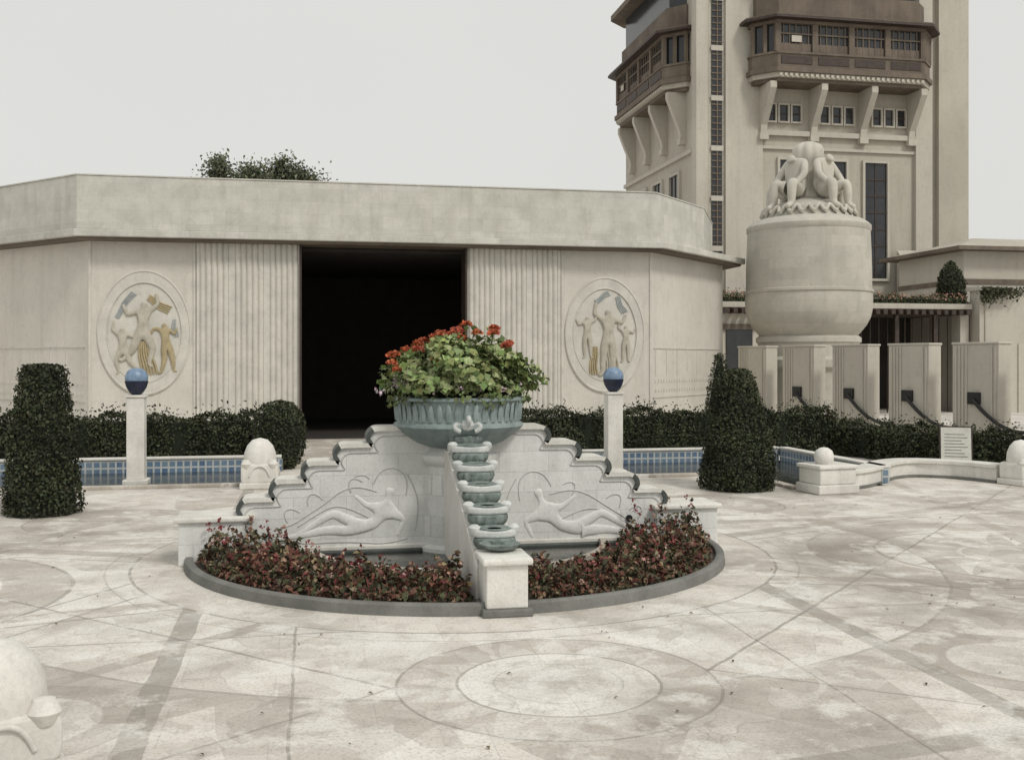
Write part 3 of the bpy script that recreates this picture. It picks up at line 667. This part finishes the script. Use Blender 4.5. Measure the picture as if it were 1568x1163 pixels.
for i in range(len(anchors)-1):
    a=anchors[i];b=anchors[i+1]
    tube('cable',[[(a.x+(b.x-a.x)*t*.78,a.y+(b.y-a.y)*t*.78,lampz-.02-.62*t-.22*(4*t*(1-t))) for t in np.linspace(0,1,9)]],.042,M_black,PR)

g=grp('information_sign')
M_sign=stone('painted_sign',(.62,.61,.56),(.54,.53,.48),4,streak=.3)
prism('board',[(-.0,.20),(.22,.78),(.25,.775),(.03,.195)],-.25,.25,M_sign,g,axis='x')
prism('frame',[(.034,.17),(.262,.80),(.275,.795),(.048,.165)],-.28,.28,M_wood,g,axis='x')
for s in(-1,1): box('leg',s*.22-.02,s*.22+.02,.12,.16,0,.42,M_wood,g)
for k in range(8): 
    z=.27+k*.055; y=(z-.20)*.379
    box('text_line',-.19,.19-.05*(k%3),y-.004,y+.002,z,z+.010,M_kerb,g)
g.location=(9.80,6.0,0); g.rotation_euler=(0,0,-.55)

# ------------------------------------------------------------------ tower
TW=grp('exposition_tower')
X0,X1,Y0,Y1=16.73,30.9,36.6,48.1; ZT=23
box('shaft',X0,X1,Y0,Y1,0,ZT,M_tower,TW)
box('corner_pilaster',X0-.12,X0+.45,Y0-.14,Y0+.5,0,ZT,M_tower2,TW)
box('pilaster',18.10,20.0,Y0-.14,Y0+.1,0,ZT,M_tower2,TW)
box('pilaster',28.1,29.0,Y0-.22,Y0+.1,0,ZT,M_tower2,TW)
box('pilaster',29.3,X1+.05,Y0-.30,Y0+.2,0,ZT,M_tower,TW)
box('strip_glass',17.42,17.96,Y0-.03,Y0+.1,4,ZT,M_glass,TW)
for k in range(64):
    z=4+.3*k; box('strip_bar',17.42,17.96,Y0-.07,Y0-.035,z,z+.06,M_brown,TW)
box('strip_mullion',17.66,17.72,Y0-.08,Y0-.072,4,ZT,M_brown,TW)
for z in(7.2,9.6,12.0,14.4,16.8,19.2): box('strip_spandrel',17.38,18.0,Y0-.10,Y0-.082,z,z+.25,M_tower2,TW)
def win(x0,x1,z0,z1,nx=2,nz=3,frame=M_tower2,y=Y0,fr=.12,bar=M_wood):
    box('window_glass',x0,x1,y-.02,y+.05,z0,z1,M_glass,TW)
    box('jamb',x0-fr,x0,y-.14,y+.02,z0-fr,z1+fr,frame,TW); box('jamb',x1,x1+fr,y-.14,y+.02,z0-fr,z1+fr,frame,TW)
    box('lintel',x0,x1,y-.135,y+.02,z1,z1+fr,frame,TW); box('sill',x0,x1,y-.18,y+.02,z0-fr,z0,frame,TW)
    for i in range(1,nx): xx=x0+(x1-x0)*i/nx; box('mullion',xx-.03,xx+.03,y-.05,y-.021,z0,z1,bar,TW)
    for i in range(1,nz): zz=z0+(z1-z0)*i/nz; box('transom',x0,x1,y-.06,y-.051,zz-.03,zz+.03,bar,TW)
for x0,x1 in((20.9,22.05),(23.25,24.4),(25.4,26.6)): win(x0,x1,6.0,11.7,2,7)
box('string_course',20.0,28.1,Y0-.2,Y0,12.85,13.10,M_tower2,TW)
box('string_course',20.0,28.1,Y0-.12,Y0,12.2,12.35,M_tower2,TW)
for xc in(21.1,23.9,26.7):
    for j in(-1,0,1): 
        win(xc+j*.66-.22,xc+j*.66+.22,13.55,14.35,1,2,fr=.08)
def gallery(T4,L,dep,name):
    g=bpy.data.objects.new(name,None); COL.objects.link(g); g.parent=TW; g.matrix_local=T4
    c=.9
    def pl(e=0): return [(-e,0),(-e,-(dep-c)-e*.4),(c-e*.6,-dep-e),(L-c+e*.6,-dep-e),(L+e,-(dep-c)-e*.4),(L+e,0)]
    def pm(nm,poly,z0,z1,m,b=0): return prism(nm,poly,z0,z1,m,g,b)
    pm('slab_under',pl(-.15),15.15,15.32,M_brown); pm('slab',pl(.0),15.32,15.55,M_tower); pm('slab_edge',pl(.12),15.55,15.78,M_brown)
    pm('parapet',pl(0),15.78,16.42,M_brown); pm('rail',pl(.06),16.42,16.52,M_brown)
    pm('glazing',pl(-.14),16.52,17.85,M_glass)
    pm('eave',pl(.05),17.85,18.0,M_brown); pm('roof',pl(.45),18.0,18.12,M_wood); pm('roof_edge',pl(.38),18.12,18.2,M_brown)
    pm('upper_wall',pl(-.25),18.2,19.4,M_brown); pm('upper_glazing',pl(-.45),19.4,21.2,M_glass); pm('top_roof',pl(.3),21.2,21.5,M_brown)
    nd=int(L/.32)
    for k in range(nd):
        x=c+.05+k*(L-2*c-.2)/(nd-1); box('dentil',x,x+.14,-dep-.07,-dep+.2,15.36,15.5,M_tower2,g)
    nb=4
    for k in range(nb+1):
        x=c+(L-2*c)*k/nb
        box('post',x-.14,x+.14,-dep-.01,-dep+.16,16.52,17.85,M_brown,g)
    for k in range(nb):
        x0=c+(L-2*c)*k/nb; w=(L-2*c)/nb
        for i in range(1,6): box('glazing_bar',x0+w*i/6-.022,x0+w*i/6+.022,-dep+.09,-dep+.135,16.52,17.85,M_brown,g)
        box('transom',x0+.14,x0+w-.14,-dep+.06,-dep+.088,17.35,17.43,M_brown,g)
        box('lower_pane_curtain',x0+.16,x0+w-.16,-dep+.1,-dep+.137,16.56,16.95,M_brown,g)
        box('panel',x0+.15,x0+w-.15,-dep-.03,-dep,15.95,16.32,M_wood,g)
    box('open_pane',c+.7,c+1.2,-dep+.02,-dep+.05,17.0,17.3,M_tower2,g)
    for s0,s1 in(((0,-(dep-c)),(c,-dep)),((L,-(dep-c)),(L-c,-dep))):
        for t in(0.03,.5,.97):
            x=s0[0]+(s1[0]-s0[0])*t; y=s0[1]+(s1[1]-s0[1])*t; box('post',x-.08,x+.08,y-.05,y+.1,16.52,17.85,M_brown,g)
    for k in range(4):
        x=.75+(L-1.5)*k/3
        prism('bracket',[(0,12.9),(-.25,12.9),(-.32,13.3),(-dep+.15,14.85),(-dep+.15,15.15),(0,15.15)],x-.16,x+.16,M_tower2,g,axis='x')
        box('bracket_foot',x-.22,x+.22,-.34,0,12.6,12.9,M_tower2,g)
    return g
gallery(Matrix.Translation((19.25,Y0,0)),9.35,1.5,'front_gallery')
gallery(Matrix.Translation((X0,Y1-.9,0))@Matrix.Rotation(-pi/2,4,'Z'),9.6,1.1,'side_gallery')
def winx(y0,y1,z0,z1):
    x=X0
    box('window_glass',x-.02,x+.05,y0,y1,z0,z1,M_glass,TW)
    for (a,b) in((y0-.15,y0),(y1,y1+.15)): box('jamb',x-.14,x+.02,a,b,z0-.12,z1+.12,M_tower2,TW)
    box('lintel',x-.13,x+.02,y0,y1,z1,z1+.12,M_tower2,TW); box('sill',x-.2,x+.02,y0,y1,z0-.12,z0,M_tower2,TW)
    box('mullion',x-.05,x-.021,(y0+y1)/2-.04,(y0+y1)/2+.04,z0,z1,M_wood,TW)
for yy in(39.0,41.6,44.2): winx(yy,yy+1.3,8.6,11.3)
box('side_string',X0-.15,X0,Y0+.5,Y1,12.0,12.2,M_tower2,TW)
prism('buttress',[(Y0-2.6,0),(Y0-2.6,5.2),(Y0-.3,7.4),(Y0-.3,0)],27.0,30.9,M_tower,TW,axis='x')

# ------------------------------------------------------------------ low restaurant terrace in front of tower
RT=grp('terrace_restaurant')
def rb(*a,**k): return box(*a,parent=RT,**k)
rb('left_wall',13.0,18.2,25.0,33,0,3.9,M_tower2)
rb('window_dark',13.35,14.35,24.94,25.0,1.3,3.1,M_glass); rb('window_frame',13.2,14.5,24.90,24.99,3.1,3.3,M_brown)
rb('back_room',18.2,23.0,28.5,33,0,3.9,M_dark); rb('roof_slab',18.2,23.05,24.8,33,3.72,3.9,M_brown)
rb('cornice',12.9,23.1,24.7,24.998,3.9,4.1,M_tower2); rb('deck',13.0,23.05,25.0,33,3.9,4.05,M_tower)
for k in range(32): rb('beam_end',13.1+k*.31,13.26+k*.31,24.45,25.0,3.68,3.85,M_wood)
for x in(18.3,20.0,21.6): rb('post',x,x+.16,24.85,25.0,0,3.7,M_wood)
rb('pier',22.7,23.05,24.85,25.4,0,3.7,M_tower2); rb('sidewall',22.9,23.05,25.4,33,0,3.7,M_tower2)
for k in range(12): rb('shutter_bar',18.5+k*.36,18.53+k*.36,25.3,25.34,0,3.6,M_wood)
rb('right_wall',23.2,36,24.4,25.0,0,4.6,M_tower2); rb('right_coping',23.1,36.1,24.25,25.1,4.6,4.75,M_tower2)
rb('right_plinth',23.15,36,24.25,24.4,0,2.6,M_tower2)
for k in range(4): rb('right_pilaster',23.6+k*1.1,23.75+k*1.1,24.2,24.25,0,2.6,M_tower2); rb('right_panel_line',23.4+k*2.2,23.45+k*2.2,24.36,24.4,2.6,4.6,M_tower)
rb('right_back',23.2,36,25.0,33,0,4.2,M_tower)
rb('balustrade',13.0,23.1,25.05,25.15,4.05,4.35,M_tower2)
hw=hedge('terrace_flower_boxes',(13.1,24.95),(23.0,24.95),.30,.25,z0=4.12,n=6000,col=(.07,.08,.04))
n=420;P=np.stack([rng.uniform(13.1,23,n),rng.uniform(24.72,25.0,n),rng.uniform(4.25,4.50,n)],1)
leaves('blossoms',P,np.tile([0,-1,.3],(n,1)),.10,lcol(n,(.36,.20,.14),.4),hw)
n=900
P=np.stack([23.3+rng.uniform(-.3,1.9,n)*rng.random(n),24.15+rng.normal(0,.10,n),4.7-np.abs(rng.normal(0,.22,n))],1)
leaves('trailing_ivy',P,np.tile([0,-1,.2],(n,1)),.12,lcol(n,(.06,.065,.035),.5),hw)
topiary('clipped_cone_yew',(23.0,25.9,4.05),[(.42,.02),(.52,.4),(.50,.9),(.34,1.4),(.12,1.72),(0,1.8)],2600,size=.09)
K=grp('roof_terrace_pavilion')
box('walls',23.9,32,26.4,31,4.2,6.3,M_tower2,K); prism('eave',[(23.3,25.8),(32.6,25.8),(32.6,31.6),(23.3,31.6)],6.3,6.45,M_brown,K)
mesh('roof',[(23.4,25.9,6.45),(32.5,25.9,6.45),(32.5,31.5,6.45),(23.4,31.5,6.45),(25.9,28.7,7.1),(30,28.7,7.1)],[(0,1,5,4),(1,2,5),(2,3,4,5),(3,0,4)],M_tower,K)
box('band',23.85,32.05,26.35,31.05,5.0,5.2,M_brown,K)

# ------------------------------------------------------------------ trees behind pavilion
def tree(name,x,y,h,cr,n,ct):
    g=grp(name); r_=random.Random(int(x*10)+5)
    def limb(nm,pts,r0,r1):
        cu=bpy.data.curves.new(nm,'CURVE'); cu.dimensions='3D'; cu.bevel_depth=1; cu.bevel_resolution=3
        s=cu.splines.new('POLY'); s.points.add(len(pts)-1)
        for i,p in enumerate(pts): s.points[i].co=(*p,1); s.points[i].radius=r0+(r1-r0)*i/(len(pts)-1)
        cu.materials.append(M_bark); link(bpy.data.objects.new(nm,cu),g)
    top=h-cr*.8
    limb('trunk',[(x,y,0),(x+.1,y,top*.4),(x-.05,y+.1,top*.8),(x+.1,y,h-cr*.4)],.28,.06)
    cl=[]
    for k in range(ct):
        a=r_.uniform(0,2*pi); e=r_.uniform(-.5,1); rad=cr*r_.uniform(.45,1)
        c0=np.array([x+rad*1.25*math.cos(a)*math.cos(e),y+rad*math.sin(a)*math.cos(e),h-cr+rad*.8*math.sin(e)]); cl.append((c0,r_.uniform(.35,.75)*cr/2.2))
        if k%2==0: limb('limb',[(x,y,top*.75+r_.uniform(0,1)),tuple((c0+np.array([x,y,top]))/2),tuple(c0)],.09,.015)
    P=[];C=[]
    for c0,rr in cl:
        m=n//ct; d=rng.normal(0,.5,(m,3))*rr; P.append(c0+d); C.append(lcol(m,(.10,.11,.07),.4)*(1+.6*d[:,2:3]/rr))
    P=np.concatenate(P); leaves('crown',P,np.tile([0,0,.5],(len(P),1)),.16,np.clip(np.concatenate(C),.01,1),g,jit=1)
tree('tree',-3.75,35.5,11.15,2.2,24000,60)
tree('tree',-1.5,36.5,10.0,1.6,3600,16)

n=150; P=np.stack([rng.uniform(-5,7,n),rng.uniform(-5.5,4,n),np.full(n,.012)],1); ok=(P[:,0]**2+P[:,1]**2)>2.9**2; P=P[ok]
leaves('fallen_leaves',P,np.tile([0,0,4.],(len(P),1)),.03,lcol(len(P),(.14,.10,.06),.5),None,jit=.3)

# ------------------------------------------------------------------ light
sel,srot=math.radians(48),math.radians(150)
w=bpy.data.worlds.new('World'); S.world=w; w.use_nodes=True; nt=w.node_tree; bg=nt.nodes['Background']
sky=N(nt,'ShaderNodeTexSky',sky_type='NISHITA'); sky.sun_disc=False; sky.sun_elevation=sel; sky.sun_rotation=srot; sky.dust_density=4; sky.air_density=1
hs=N(nt,'ShaderNodeHueSaturation'); hs.inputs['Saturation'].default_value=.2; nt.links.new(sky.outputs[0],hs.inputs['Color'])
tc=N(nt,'ShaderNodeTexCoord').outputs['Generated']
cl=mixc(nt,noise(nt,tc,1.6,5),(7.4,7.4,7.15),(8.3,8.25,7.95))
mx=mixc(nt,.86,hs.outputs[0],cl); nt.links.new(mx,bg.inputs[0]); bg.inputs[1].default_value=.1
sd=bpy.data.lights.new('sun','SUN'); sd.energy=1.5; sd.angle=math.radians(11); sd.color=(1,.955,.88); so=bpy.data.objects.new('sun',sd); COL.objects.link(so)
d=Vector((math.sin(srot)*math.cos(sel),math.cos(srot)*math.cos(sel),math.sin(sel)))
so.rotation_euler=d.to_track_quat('Z','Y').to_euler(); so.location=d*60
# ------------------------------------------------------------------ camera
cd=bpy.data.cameras.new('camera'); cam=bpy.data.objects.new('camera',cd); COL.objects.link(cam); S.camera=cam
cd.sensor_width=36; cd.lens=36*1600/1568; cd.shift_y=-31/1568; cd.clip_end=900
cam.location=(-1.52,-10.76,2.0); cam.rotation_euler=(pi/2,0,-math.radians(11))
